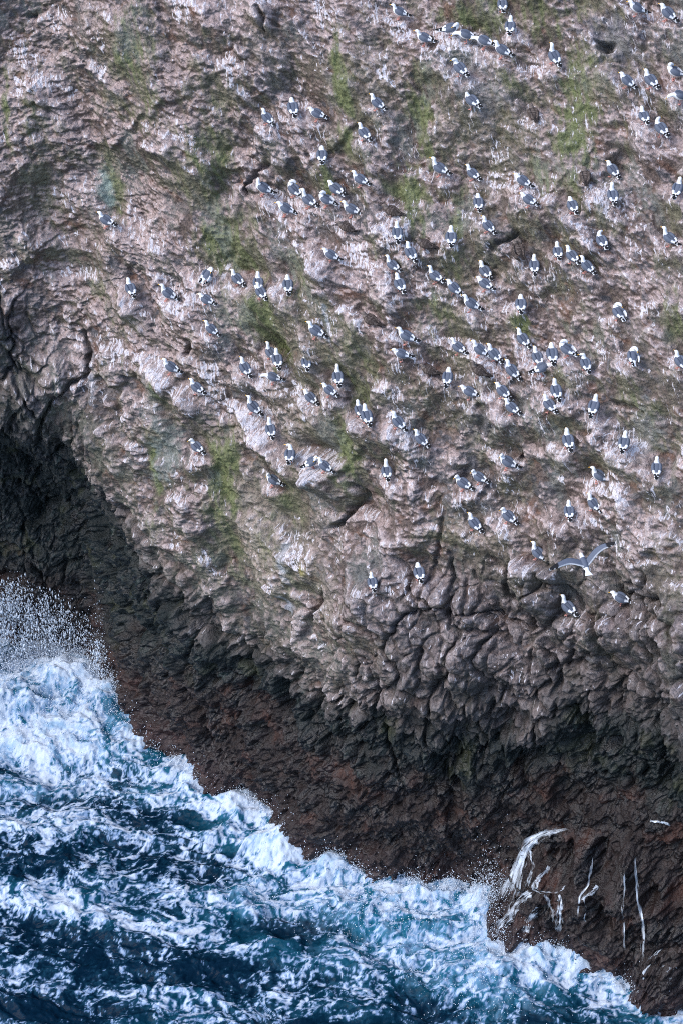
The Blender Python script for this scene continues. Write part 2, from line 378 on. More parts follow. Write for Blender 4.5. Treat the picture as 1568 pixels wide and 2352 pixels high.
# ------------------------------------------------------------------ gulls
# (x, y in the 1568 x 2352 view, heading: 0 = faces the slope, + = to the left, pose, label)
GULLS = [
 (915,30,65,'S','gull facing left, alone at upper edge on pale knob left of the mossy patch'),
 (1153,14,5,'S','gull seen from behind at the top edge of the slope, straight above another'),
 (1169,66,-3,'S','gull seen from behind below the gull at the top edge, above the row of five'),
 (972,92,60,'S','upright gull at the left end of the row of five on the top ledge'),
 (1029,70,-75,'P','gull facing right and twisting its neck, wing drooped, in the top ledge row'),
 (1071,86,72,'V','large gull leaning low to the left in the middle of the top ledge row'),
 (1111,101,58,'V','dark-backed gull with head down, between leaning gull and last of top row'),
 (1151,120,50,'S','gull at the right end of the top ledge row, bill pointing left'),
 (1056,162,32,'L','small gull with head turned left, alone just below the top ledge row'),
 (1268,131,25,'T','tall stretched gull facing uphill, alone between top ledge row and dark hole'),
 (1459,24,70,'H','plump gull with head drawn in at the upper right edge, facing left'),
 (1530,37,45,'H','gull with lowered head in the top right corner of the slope'),
 (1436,191,42,'H','gull below and right of the dark hole, left one of a close pair'),
 (1490,191,30,'S','gull below and right of the dark hole, right one of a close pair'),
 (1547,169,70,'W','gull preening with ruffled wing at the right edge, above a cut-off gull'),
 (1561,225,85,'V','gull facing left and cut off by the right edge, under a preening gull'),
 (863,241,45,'S','gull facing up left, alone on pale rubble left of a mossy gully'),
 (1085,239,35,'S','gull alone in the open between the mossy gully and the mottled young gull'),
 (1221,267,15,'Rj','mottled grey young gull hunched on a pale mound amid green moss'),
 (1476,272,18,'S','slim gull on brown ground at right, up and left of a pale-tailed gull'),
 (1516,301,28,'K','upright gull with pale tail above long white streaks near right edge'),
 (835,312,30,'S','gull facing uphill on pale pinkish ground, below the gull by the mossy gully'),
 (1010,389,48,'T','long-necked gull standing beside the wide mossy strip, left of a shorter gull'),
 (1082,401,40,'S','gull right of the long-necked gull by the mossy strip'),
 (1198,421,48,'H','plump gull above a near twin on a pale pink ledge in mid slope'),
 (826,416,52,'S','gull on a dripping white stump above and right of the cluster of six'),
 (1403,395,30,'H','gull with head tucked low in a dark gully at right, above a tall gull'),
 (1340,412,3,'Rj','dark brown young gull seen from behind in the brown gully at right'),
 (1404,450,8,'T','tall white-necked gull below the tucked gull in the right gully'),
 (1552,438,-20,'S','dark-backed gull turned right at the right edge beside a dark crevice'),
 (1095,471,5,'H','small gull seen from behind under a mossy spot, in mid slope'),
 (1211,465,45,'H','plump gull just below its near twin on the pale pink ledge'),
 (1314,478,18,'H','small gull half in shade left of the tall gull in the gully'),
 (807,485,55,'S','gull at the right end of the cluster, beside brown young gulls'),
 (1116,521,35,'S','gull with dark wingtips on a grey boulder below the small mossy spot gull'),
 (1379,560,20,'K','gull with yellow bill turned right and white tail on the brown slope'),
 (1535,550,42,'T','tall gull on pink legs alone near the right edge, right of yellow-billed gull'),
 (901,490,60,'Rj','brown young gull lying low on pink ground right of the cluster'),
 (796,527,62,'Rj','dark brown young gull lying left of and below the other young gulls'),
 (976,565,62,'Rj','dark young gull lying between two adult gulls below the mossy strip'),
 (909,537,5,'S','gull seen from behind left of the lying dark young gull'),
 (1035,551,0,'S','gull seen from behind right of the lying dark young gull'),
 (941,583,25,'S','gull facing uphill just below the lying dark young gull'),
 (1185,575,25,'Wj','mottled gull preening over its back beside a dark crevice in mid slope'),
 (612,274,35,'S','gull at upper left, leftmost of three in a loose row'),
 (674,254,8,'H','gull with hidden head, middle of the loose upper left row of three'),
 (731,268,58,'H','gull facing left with dark tail, rightmost of the upper left row of three'),
 (741,364,0,'R','small dark gull half hidden behind pale rocks, alone above the cluster'),
 (606,435,62,'K','gull twisting its head back, leftmost of the cluster of six'),
 (676,439,40,'P','gull looking over its shoulder, second from left in the cluster'),
 (710,462,42,'T','tall white-necked gull in the middle of the cluster'),
 (751,461,60,'W','gull with a raised white wing feather, right of the tall one in the cluster'),
 (771,440,42,'R','small gull sitting behind the others at the upper right of the cluster'),
 (655,484,65,'H','plump gull in front of the cluster, lowest on its left side'),
 (248,510,50,'S','lone gull far to the left on a pale mound in the bare rubble'),
 (761,590,58,'H','gull on top of the big white-stained boulder'),
 (303,666,20,'S','leftmost gull of the middle slope, seen from behind beside dark stones'),
 (384,677,60,'S','gull facing left on a pale shelf, second from the left in mid slope'),
 (476,632,-30,'W','pale ruffled gull bending forward under a mossy patch at left'),
 (546,643,40,'S','gull right of the pale ruffled gull on the long pink shelf'),
 (593,652,5,'S','rear gull of a close overlapping pair on the long pink shelf'),
 (599,673,25,'S','front gull of a close overlapping pair on the long pink shelf'),
 (663,658,5,'H','gull seen from behind at the right end of the long pink shelf'),
 (478,694,52,'R','low sitting gull with head down below the pale ruffled gull'),
 (485,756,50,'S','gull alone on the slope left of a hollow stone, above the lower left gulls'),
 (724,766,52,'S','gull facing left beside the blue-white stain under the big boulder'),
 (621,808,30,'T','tall gull behind a smaller one, left of bright green moss'),
 (639,829,10,'S','smaller gull in front of a tall one, left of bright green moss'),
 (392,846,62,'S','gull facing left at the left brink of the slope above the dark cave'),
 (564,847,30,'S','gull facing uphill, alone left of the pair by the bright green moss'),
 (627,870,66,'V','gull bending forward to the left below the pair by the moss'),
 (705,838,10,'R','small dark-backed gull crouching right of the bright green moss'),
 (774,869,5,'T','tall gull seen from behind, above and right of two gulls facing left'),
 (451,894,45,'S','gull on a bare rock lip above the green stained wall at left'),
 (581,936,45,'T','large tall gull alone on pale rock above the mossy buttress'),
 (712,916,42,'H','left gull of two side by side below the crouching one'),
 (758,902,45,'H','right gull of two side by side, just below a tall gull'),
 (621,986,15,'T','long upright gull with back to the viewer, below the large tall gull'),
 (455,1028,40,'L','lowest gull at left, on a rock nose over the dark wall'),
 (667,1048,-5,'L','gull with head bent left, above and left of the huddled pair'),
 (718,1061,-60,'P','pale gull with head twisted back, left of the huddled pair on the ledge'),
 (745,1072,48,'S','gull of the huddled pair in front, nearest the ledge corner'),
 (629,1104,60,'L','gull facing left with bill showing, alone under the huddled pair'),
 (903,612,45,'T','tall gull with stretched neck, above a gull with white wing marks'),
 (1001,636,42,'T','tall white-necked gull behind a lower gull, in mid slope'),
 (919,657,20,'S','gull with white wing marks on a dripping rock, right of the big boulder'),
 (1040,667,45,'H','lower gull in front of the tall white-necked gull'),
 (1114,627,25,'S','upper gull of two one above the other in mid slope'),
 (1113,661,45,'H','lower gull of two one above the other in mid slope'),
 (1225,612,0,'S','gull seen straight from behind, left of the trio in the right middle'),
 (1278,582,3,'S','left and highest gull of the slanting trio in the right middle'),
 (1311,595,30,'S','middle gull of the slanting trio in the right middle'),
 (1346,614,40,'S','right and lowest gull of the slanting trio in the right middle'),
 (1080,702,58,'S','gull facing left with dark tail, alone above white-splashed ledges'),
 (1195,705,0,'H','round gull seen from behind directly above a green mossy spot'),
 (1418,722,22,'W','gull with a white wing spread down while preening, alone at right'),
 (851,740,50,'Rj','grey-brown young gull sitting on pale pink ground, centre of the slope'),
 (931,779,58,'S','gull facing left, upper of two below the grey-brown young gull'),
 (1199,782,32,'S','gull standing on spread legs under the green mossy spot'),
 (924,820,66,'H','gull facing left, lower of two below the grey-brown young gull'),
 (1049,802,42,'S','leftmost gull of the row of three above the young gulls'),
 (1098,805,52,'S','middle gull of the row of three above the young gulls'),
 (1132,816,36,'S','rightmost gull of the row of three above the young gulls'),
 (1230,824,20,'S','gull behind the right-facing gull in the busy right group'),
 (1264,818,5,'H','gull seen from behind, between its neighbour and a wing-stretching gull'),
 (1304,809,42,'W','gull half opening a pale wing, upper right of the busy group'),
 (1341,837,15,'L','gull with head turned left standing on a grey stone right of the group'),
 (1449,822,0,'W','gull ruffling white wing feathers beside a dark nook at right'),
 (1559,832,30,'S','gull partly cut off by the right edge, level with the busy group'),
 (985,854,60,'Rj','grey-brown young gull lying flat, left of a dark-backed gull'),
 (1027,872,-8,'H','small dark-backed gull between two young brown gulls'),
 (1096,856,58,'Sj','standing mottled brown young gull under the row of three'),
 (1171,853,36,'S','gull right of the standing brown young gull'),
 (1239,853,-60,'V','gull facing right and leaning down, lowest of the busy group'),
 (1274,900,15,'S','gull seen from behind below the right-facing gull'),
 (1076,907,58,'H','large plump gull casting a dark shadow, below the young gulls'),
 (1150,904,36,'H','gull right of the large plump gull, above another facing uphill'),
 (1175,940,42,'S','gull walking on pink legs, lowest of the middle right group'),
 (1258,935,30,'S','gull with pink feet apart, below the gull seen from behind'),
 (1364,938,-16,'S','gull leaning right beside a green stain and a thin dark crack'),
 (824,943,15,'S','rear gull of an overlapping pair in the lower centre'),
 (841,959,15,'S','front gull of an overlapping pair in the lower centre'),
 (913,973,36,'S','gull right of the overlapping pair on pale pink ground'),
 (965,1011,42,'S','gull lower right of the overlapping pair, alone on pale rock'),
 (1301,1017,10,'S','gull seen from behind, alone below the gulls with pink feet'),
 (1429,1022,-15,'S','gull turned slightly right below a pale scraped patch at right'),
 (1164,1064,60,'L','gull facing left with bill visible on a shelf beside a dark hollow'),
 (1503,1077,-5,'S','gull seen from behind nearest the right edge in the lower slope'),
 (886,1084,5,'T','narrow upright gull seen from behind beside green tufts on bare rock'),
 (1099,1097,50,'L','upper gull of two facing left on the white-dripped block'),
 (1061,1114,46,'L','lower gull of two facing left on the white-dripped block'),
 (1370,1098,62,'S','long gull facing left, alone on the lower right slope'),
 (1087,1206,36,'S','gull on grey rock above white drips, lower left of a gull on a mound'),
 (1166,1189,42,'L','gull on a pink mound with bill pointing left, in the lower slope'),
 (1304,1177,0,'S','gull seen straight from behind under a white drip, above the flying gull'),
 (1359,1161,36,'S','gull right of the one under the white drip, above the flying gull'),
 (1231,1271,42,'T','tall gull perched on a jutting rock left of the flying gull'),
 (854,1339,12,'S','lowest gull in the centre, on a ledge above the dark wall'),
 (961,1323,10,'H','gull on a ledge by a crack, right of the lowest centre gull'),
 (1304,1400,32,'T','gull on reddish rock below the flying gull, near the dark wall'),
 (1425,1382,60,'H','resting gull facing left on a reddish shelf at lower right'),
]
# standing places: a small level tread under every bird
FOOT = {'S': 13, 'T': 15, 'H': 11, 'V': 11, 'L': 13, 'K': 13, 'P': 13, 'W': 13, 'R': 5}
GSC = 1.06
for g in GULLS:
    i, j = on_sheet_ij(g[0], g[1]+FOOT[g[3][0]])
    i0, i1, j0, j1 = max(0, i-70), i+70, max(0, j-70), min(NR, j+70)
    am = float(np.clip(1+(.60-N[i, j, 2])*2.6, 1, 2.3))
    dx = (X[i0:i1, j0:j1]-X[i, j])/.45; ds = S[i0:i1, j0:j1]-S[i, j]+.1*WX[i0:i1, j0:j1]
    D[i0:i1, j0:j1] += .30*am*(-(ds-.10)/.28)*np.exp(-((ds-.10)/.5)**2-dx*dx)

P = base+N*D[..., None]
PN = normals(P)
if PN[len(xs)//2, NR//2, 1] > 0: PN = -PN
upf = PN[..., 2].astype(F)
upb = gblur(gblur(upf, 3, 0), 3, 1).astype(F)
lowD = gblur(gblur(D, 6, 0), 6, 1); cav = (D-lowD).astype(F)       # >0 on knobs, <0 in hollows

# ------------------------------------------------------------------ cliff: what grows and lies on it (albedo; the wall's also holds some shade)
n_a = fbm(X/2.4, S/2.4, 4, 101); n_b = fbm(X/.8, S/.8, 4, 102); n_c = fbm(X/.22, S/.22, 3, 103)
run = fbm((X+.15*S+.15*fbm(X/.8, S/.8, 2, 131))/.085, S/.75, 3, 104)                   # run-off streaks down the slope
run2 = fbm((X+.10*S+.2*fbm(X/.9, S/.9, 2, 132))/.05, S/.40, 2, 105)
col = np.empty(X.shape+(3,), F); col[:] = (.120, .090, .078)
col = mixc(col, (.060, .048, .045), sst(.0, .8, n_b+.4*n_a))
col = mixc(col, (.150, .128, .122), sst(0, .55, fbm(X/1.2, S/1.2, 4, 106)))
col = mixc(col, (.155, .083, .058), .7*sst(.25, .6, fbm(X/.9, S/.5, 4, 107)))
# stones
sc_ = np.empty_like(col); sc_[:] = (.105, .105, .115); sc_ = mixc(sc_, (.20, .17, .165), sst(.5, .9, stone_id)); sc_ = mixc(sc_, (.055, .06, .07), sst(.35, .1, stone_id))
col = col+(sc_-col)*(stone_col*.75)[..., None]
# dust and guano wash on whatever faces up
n_d = fbm((X*.82-S*.57)/.22, (X*.57+S*.82)/1.1, 4, 141)
cap = np.clip(cav/.055, -1.5, 1.5)
tl = sst(1, -6, XW)*sst(2, 8, SL)
wash = sst(-.02, .62, .24*tl+.10+(upf-.40)*.8+.40*n_b+.45*n_a+.25*n_c+.22*cap+.15*run+.30*n_d)
col = mixc(col, (.41, .315, .295), .85*wash)
cap2 = sst(.25, 1.0, .30*n_d+ .45*cap+.5*n_c+.35*n_b+.3*n_a+.4*(upf-.4))
col = mixc(col, (.50, .43, .42), .7*cap2)
patch = sst(-.05, .45, fbm(X/1.3, S/1.3, 3, 108)+.7*(upb-.5))
gua = np.clip(patch*.75+.35*wash+.40*cap2-.08, 0, 1)*(.6+.4*sst(-.4, .4, n_a))
# moss and algae on the steep and sheltered parts
moss = np.zeros(X.shape, F)
MOSS = [(330,150,60,90,.8),(480,370,50,60,.8),(420,360,30,60,.6),(240,440,25,60,1),(15,250,15,50,1),(70,300,30,80,.6),(510,560,60,50,1.1),(610,730,70,60,.9),(640,800,35,20,1.2),
 (520,1100,45,60,1.1),(540,1040,30,40,1),(640,1180,70,90,.6),(520,1220,40,100,.7),(800,230,30,70,.9),(785,150,22,50,1),(750,420,20,40,1),(960,300,35,110,.9),(950,460,60,60,.9),
 (1100,30,90,30,.9),(1250,40,60,50,.8),(1320,270,60,110,1),(1260,420,60,60,.6),(1180,180,40,50,.6),(1040,520,30,60,.8),(1050,600,40,40,.7),(880,560,40,60,.4),(1000,740,60,60,.6),
 (830,870,60,90,.6),(790,1030,40,50,1),(380,1090,14,50,1.1),(385,890,10,15,1.3),(1200,740,25,15,1.1),(1310,850,50,60,.5),(1480,970,60,70,.6),(1555,700,30,60,.7),(1540,560,30,40,.4),
 (470,230,60,60,.5),(640,560,90,70,.5),(690,650,60,40,.7),(1430,230,30,60,.5),(620,660,60,50,.6),(200,640,60,50,.5),(280,790,40,50,.5),(1560,1440,20,60,.7),(1380,1480,20,60,.6),(520,30,30,40,.6)]
for px, py, rx, ry, a in MOSS:
    ax, ay = on_sheet(px, py); sx = rx*.0128*1.2; sy = ry*.0155*1.8
    moss = np.maximum(moss, a*np.exp(-((X-ax)/sx)**2-((S-ay)/sy)**2))
mfib = fbm((X+.18*S)/.14, S/.9, 3, 109)
mm = sst(.10, .95, moss*1.0+.45*n_b+.45*mfib+.35*n_d+.35*fbm(X/1.7, S/2.6, 3, 110)-.75*(upb-.45)-.08)*U
oliv = sst(-.1, .6, fbm(X/2.8+9, S/3.6, 4, 142)+.4*n_d+.3*mfib-.4*(upb-.5))*U
col = mixc(col, (.150, .140, .098), .45*oliv*(1-.6*tl))
col = mixc(col, (.135, .130, .082), .70*mm)
col = mixc(col, (.128, .150, .062), .8*mm*sst(.45, 1.0, moss+.35*n_b+.3*mfib))
lich = sst(.25, .6, fbm(X/1.5+40, S/2.4, 4, 111)+.25*mfib)*U*(1-.6*wash)
col = mixc(col, (.19, .20, .185), .55*lich)
for px, py, rx, ry, c, a in ((225,440,14,40,(.28,.36,.32),.8),(770,735,9,28,(.42,.46,.5),.9),(660,1290,12,40,(.42,.45,.5),.8),(650,1390,10,24,(.5,.52,.58),.8),(400,1030,40,70,(.2,.24,.22),.7),
        (600,1210,70,110,(.27,.24,.19),.65),(225,855,10,40,(.36,.38,.42),.7),(370,900,20,60,(.22,.23,.22),.5),(1475,985,35,50,(.25,.25,.24),.6),(700,1310,12,12,(.3,.26,.08),.8),
        (965,1595,16,14,(.20,.10,.07),.9),(1110,965,45,40,(.10,.10,.115),.5),(1100,200,60,70,(.25,.24,.25),.5),(1420,90,60,50,(.22,.22,.26),.5)):
    ax, ay = on_sheet(px, py); d = np.sqrt(((X-ax)/(rx*.0128))**2+((S-ay)/(ry*.0155))**2)+.6*n_b+.7*n_c+.35*mfib
    col = mixc(col, c, .8*a*sst(1.3, .3, d))
# bare jointed rock below the last gulls
bare = np.clip(BLK*(.75+.5*n_b), 0, 1)
bc = np.empty_like(col); bc[:] = (.064, .060, .064); bc = mixc(bc, (.045, .038, .037), sst(-.2, .5, n_b)); bc = mixc(bc, (.13, .12, .125), sst(.1, .6, n_c+.4*n_b)); bc = mixc(bc, (.075, .046, .034), .6*sst(.25, .6, n_a+.3*n_c))
col = col+(bc-col)*(bare*.8)[..., None]
# sea-washed wall
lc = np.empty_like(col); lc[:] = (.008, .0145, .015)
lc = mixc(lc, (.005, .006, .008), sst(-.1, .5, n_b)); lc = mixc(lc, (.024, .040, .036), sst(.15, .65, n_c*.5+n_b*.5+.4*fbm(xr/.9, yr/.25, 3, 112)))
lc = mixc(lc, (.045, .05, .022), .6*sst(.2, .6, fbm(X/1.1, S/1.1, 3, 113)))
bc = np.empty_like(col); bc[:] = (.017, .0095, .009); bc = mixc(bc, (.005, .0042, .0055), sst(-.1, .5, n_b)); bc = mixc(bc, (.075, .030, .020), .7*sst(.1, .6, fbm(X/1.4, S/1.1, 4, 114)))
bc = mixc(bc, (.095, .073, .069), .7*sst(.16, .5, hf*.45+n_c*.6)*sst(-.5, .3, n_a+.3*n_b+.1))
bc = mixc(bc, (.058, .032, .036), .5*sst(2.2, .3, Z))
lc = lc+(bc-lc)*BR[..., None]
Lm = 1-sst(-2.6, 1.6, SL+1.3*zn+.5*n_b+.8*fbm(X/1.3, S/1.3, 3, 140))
gz = sst(3.4, .2, SL+.8*zn)*sst(1.5, -2, XW)*sst(-.5, .4, n_b+.5*mfib+.3*n_d)
col = mixc(col, (.095, .105, .082), .6*gz*(1-.5*wash))
lc = lc*F(.62)  # dark wet rock, tone lowered further to stand in for overhang and cave shade
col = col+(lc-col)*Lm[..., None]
# white runs below every bird's tread
for g in GULLS:
    i, j = on_sheet_ij(g[0], g[1]+FOOT[g[3][0]])
    i0, i1, j0, j1 = max(0, i-50), i+50, max(0, j-110), min(NR, j+30)
    dx = (X[i0:i1, j0:j1]-X[i, j])/.32; ds = S[i0:i1, j0:j1]-S[i, j]
    m = .62*np.exp(-dx*dx)*sst(.25, .0, ds)*sst(-1.5, -.1, ds)
    gua[i0:i1, j0:j1] = np.maximum(gua[i0:i1, j0:j1], m)

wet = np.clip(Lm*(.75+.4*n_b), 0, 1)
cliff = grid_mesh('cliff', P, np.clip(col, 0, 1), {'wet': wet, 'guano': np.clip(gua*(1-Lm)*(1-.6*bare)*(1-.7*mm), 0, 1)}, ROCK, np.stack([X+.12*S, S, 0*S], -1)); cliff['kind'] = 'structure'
print('cliff', round(time.time()-T0, 1))

# ------------------------------------------------------------------ sea
SHX = np.array([-30]+[CX[k] for k in range(1, len(CX)-1)]+[30.0]); SHY = np.interp(SHX, CX, YW)
SHY = SHY-np.interp(SHX, [4.2, 5.5, 8, 9.5, 11], [0, 1.0, 1.2, .5, .6])
gx = np.concatenate([np.linspace(-45, -11.6, 70)[:-1], np.linspace(-11.6, 11.6, 800), np.linspace(11.6, 45, 70)[1:]])
gy = np.concatenate([np.linspace(-60, -10.2, 110)[:-1], np.linspace(-10.2, 11.5, 640), np.linspace(11.5, 20, 12)[1:]])
GXm, GYm = np.meshgrid(gx.astype(F), gy.astype(F), indexing='ij')
dist = np.full(GXm.shape, 99, F)
px_ = np.linspace(-30, 30, 240); py_ = np.interp(px_, SHX, SHY)
for k in range(len(px_)): dist = np.minimum(dist, np.hypot(GXm-px_[k], GYm-py_[k]).astype(F))
inside = GYm > np.interp(GXm, SHX, SHY); dist = np.where(inside, -dist, dist)
u1 = GXm+.8*fbm(GXm/3, GYm/3, 3, 201); v1 = GYm+.8*fbm(GXm/3, GYm/3, 3, 202)
sw = fbm(u1/5.0+.25*v1, v1/2.4, 3, 203)
chop = ridged((u1+.35*v1)/2.2, (v1-.2*u1)/1.1, 4, 204)
H = .38*sw+.30*(chop-.6)+.05*fbm(GXm/.5, GYm/.35, 3, 205)
shore = np.exp(-np.clip(dist, 0, 99)/1.6)
boil = np.abs(fbm(GXm/.9, GYm/.8, 4, 206)); fine = fbm(GXm/.25, GYm/.22, 3, 207)
surge = np.zeros(GXm.shape, F); surge_h = np.zeros(GXm.shape, F)
# breaking water: (spot, radius across, radius along, height, whiteness)
SURGES = [((160,1560),2.0,1.5,2.0,1.3),((60,1590),2.2,1.4,1.5,1.2),((240,1600),1.0,1.2,1.5,1.2),((130,1690),2.6,1.1,.8,1.1),((300,1680),1.0,.9,.6,1.),((40,1700),1.6,1.2,.5,.8),
 ((660,1940),.9,.8,1.0,1.2),((545,1845),.7,.6,.6,1.),((770,1985),.8,.6,.7,1.),((470,1790),.9,.5,.4,.8),((1000,2060),2.3,.9,.7,1.3),((1120,2075),.9,.8,1.1,1.2),((1000,2120),2.6,1.3,.5,1.2),
 ((880,2110),1.6,.9,.4,1.),((1220,2190),1.6,.8,.6,1.3),((1110,2220),1.7,1.1,.7,1.2),((1350,2200),1.1,.6,.6,1.1),((1420,2235),.8,.5,.5,1.),((1130,2270),1.4,.8,.4,.9),((1100,2320),1.2,.4,.3,.6),((760,2060),1.6,.6,.3,.9),((560,2035),1.0,.5,.35,.7),
 ((960,2090),3.0,.8,.2,1.),((640,2080),1.6,.5,.25,.8),((1300,2195),1.4,.7,.4,1.2),((1440,2250),.8,.5,.4,1.1),((1500,2300),.9,.4,.3,.9),((1560,2335),.9,.4,.2,.7),((380,1820),1.6,.5,.15,.5),((60,1800),2.5,.6,.2,.7)]
for (px, py), rx, ry, h_, a in SURGES:
    c = on_plane(px, py, .25*h_)
    q = ((GXm-c[0]+.35*sw)/rx)**2+((GYm-c[1]+.35*boil)/ry)**2
    g = np.exp(-q); surge = np.maximum(surge, a*g); surge_h = np.maximum(surge_h, h_*g)
lump = fbm(GXm/1.3, GYm/1.0, 3, 208)
H += .8*surge_h*(.85+.22*lump)+shore*.15*(boil+.4)
H += np.clip(surge, 0, 1)*(.09*boil+.03*fine)
# foam: lace of streaks, holes and fully white water
fx = u1+.5*fbm(GXm/1.1, GYm/.8, 3, 211); fy = v1+.5*fbm(GXm/1.1, GYm/.8, 3, 212)
lace = ridged(fx/1.35, fy/1.0, 5, 213, .72)
lace2 = ridged(fx/.5+7, fy/.36, 4, 214, .7)
dens = fbm(GXm/4.5+.3*GYm, GYm/3.0, 3, 215)
offs = np.interp(GYm, [-11, -8, -4, 4], [-.10, -.04, .01, .04])
dd = .54*lace+.46*lace2+.02+.26*dens+.10*(chop-.6)+offs+.155*np.clip(surge, 0, 1.3)+.12*np.exp(-np.clip(dist, 0, 99)/2.2)+.12*fbm(GXm/.16, GYm/.13, 2, 216)
WS = fbm(GXm/.8, GYm/.8, 2, 219)
foam = sst(.645, .705, dd); thick = sst(.68, .86, dd); veil = sst(.45, .66, dd)
sc2 = np.empty(GXm.shape+(3,), F); sc2[:] = (.0015, .012, .027)
sc2 = mixc(sc2, (.005, .070, .112), sst(-.1, .8, .5*dens+.5*sw+1.1*surge+.5*np.exp(-np.clip(dist, 0, 99)/3)-.1))
sc2 = mixc(sc2, (.03, .16, .26), .6*veil*np.clip(.25+surge+dens*.3, 0, 1))
sc2 = mixc(sc2, (.18, .28, .45), foam*.9); sc2 = mixc(sc2, (.50, .57, .66), thick)
# the underlying tone of aerated water shows through the churned white
hole = sst(.0, .6, fbm(fx/.9, fy/.40, 5, 217))*np.clip(surge, 0, 1)
sc2 = mixc(sc2, (.16, .30, .45), .8*hole)
str_ = sst(.05, .55, fbm(u1/.22+.6*WS, v1/1.1, 3, 218))*np.clip(surge_h, 0, 1)
sc2 = mixc(sc2, (.25, .39, .55), .6*str_)
SP = np.stack([GXm, GYm, H], -1)
ch = gblur(gblur(H, 3, 0), 3, 1)
SP[..., 0] -= .8*np.gradient(ch, axis=0)*0; 
sea = grid_mesh('sea_water', SP, np.clip(sc2, 0, 1), {'foam': np.clip(foam+.5*veil, 0, 1)}, SEA); sea['kind'] = 'structure'
# open water out to the horizon
oo = np.array([[[-900, -1200, -.9], [-900, 60, -.9]], [[900, -1200, -.9], [900, 60, -.9]]], float)
oc = np.empty((2, 2, 3), F); oc[:] = (.002, .011, .030)
osea = grid_mesh('open_sea', oo, oc, {'foam': np.zeros((2, 2))}, SEA); osea['kind'] = 'structure'
print('sea', round(time.time()-T0, 1))

def feather_material():
    m, t, b = new_mat('plumage'); a = attr_node(t, 'Col')
    n = t.nodes.new('ShaderNodeTexNoise'); n.inputs['Scale'].default_value = 45; n.inputs['Detail'].default_value = 3
    tc = t.nodes.new('ShaderNodeTexCoord'); t.links.new(tc.outputs['Object'], n.inputs['Vector'])
    mr = t.nodes.new('ShaderNodeMapRange'); mr.inputs[3].default_value = .82; mr.inputs[4].default_value = 1.15; t.links.new(n.outputs['Fac'], mr.inputs[0])
    s = t.nodes.new('ShaderNodeVectorMath'); s.operation = 'SCALE'; t.links.new(a.outputs['Color'], s.inputs[0]); t.links.new(mr.outputs[0], s.inputs['Scale'])
    t.links.new(s.outputs[0], b.inputs['Base Color']); b.inputs['Roughness'].default_value = .8
    b.inputs['Specular IOR Level'].default_value = .2
    return m
PLUME = feather_material()
def catmull(pts, n):
    p = np.asarray(pts, float); k = len(p); t = np.linspace(0, k-1, n); i = np.clip(t.astype(int), 0, k-2); u = (t-i)[:, None]
    a, b, c, d = p[np.clip(i-1, 0, k-1)], p[i], p[i+1], p[np.clip(i+2, 0, k-1)]
    return .5*(2*b+(c-a)*u+(2*a-5*b+4*c-d)*u*u+(3*b-3*c+d-a)*u**3), t
def loft(ctrl, n, seg, side=None):
    """ctrl rows: x, y, z, half width, half height -> closed skin along the spine"""
    q, t = catmull(ctrl, n); c = q[:, :3]; w_ = np.maximum(q[:, 3], .002); h_ = np.maximum(q[:, 4], .002)
    tan = np.gradient(c, axis=0); tan /= np.linalg.norm(tan, axis=1)[:, None]
    V = []; ang = np.linspace(0, 2*math.pi, seg, endpoint=False); top = []
    for k in range(n):
        sx = np.array([1.0, 0, 0])-tan[k]*tan[k][0]
        if side is not None: sx = np.asarray(side, float)-tan[k]*np.dot(side, tan[k])
        sx /= np.linalg.norm(sx)+1e-9; up = np.cross(sx, tan[k]); up = -up if (side is None and up[2] < 0) else up
        for a in ang:
            V.append(c[k]+sx*w_[k]*math.cos(a)+up*h_[k]*math.sin(a)); top.append((k, t[k], math.cos(a), math.sin(a)))
    Fc = []
    for k in range(n-1):
        for j in range(seg):
            Fc.append((k*seg+j, k*seg+(j+1) % seg, (k+1)*seg+(j+1) % seg, (k+1)*seg+j))
    Fc.append(tuple(range(seg))[::-1]); Fc.append(tuple((n-1)*seg+j for j in range(seg)))
    return np.array(V), Fc, top
def ball(c, r, n=6):
    V = [c+np.array([0, 0, r])]; 
    for i in range(1, 4):
        for j in range(n):
            a = math.pi*i/4; b_ = 2*math.pi*j/n; V.append(c+r*np.array([math.sin(a)*math.cos(b_), math.sin(a)*math.sin(b_), math.cos(a)]))
    V.append(c-np.array([0, 0, r])); Fc = [(0, 1+j, 1+(j+1) % n) for j in range(n)]
    for i in range(2):
        for j in range(n): Fc.append((1+i*n+j, 1+(i+1)*n+j, 1+(i+1)*n+(j+1) % n, 1+i*n+(j+1) % n))
    L = 1+3*n; Fc += [(L, 1+2*n+(j+1) % n, 1+2*n+j) for j in range(n)]
    return V, Fc
WHITE = (.80, .81, .83); GREY = (.105, .122, .162); BLACK = (.012, .012, .014); YELL = (.62, .36, .06); PINK = (.50, .24, .21)
BROWN = (.058, .044, .038); BUFF = (.20, .165, .145); DKBR = (.030, .024, .022)
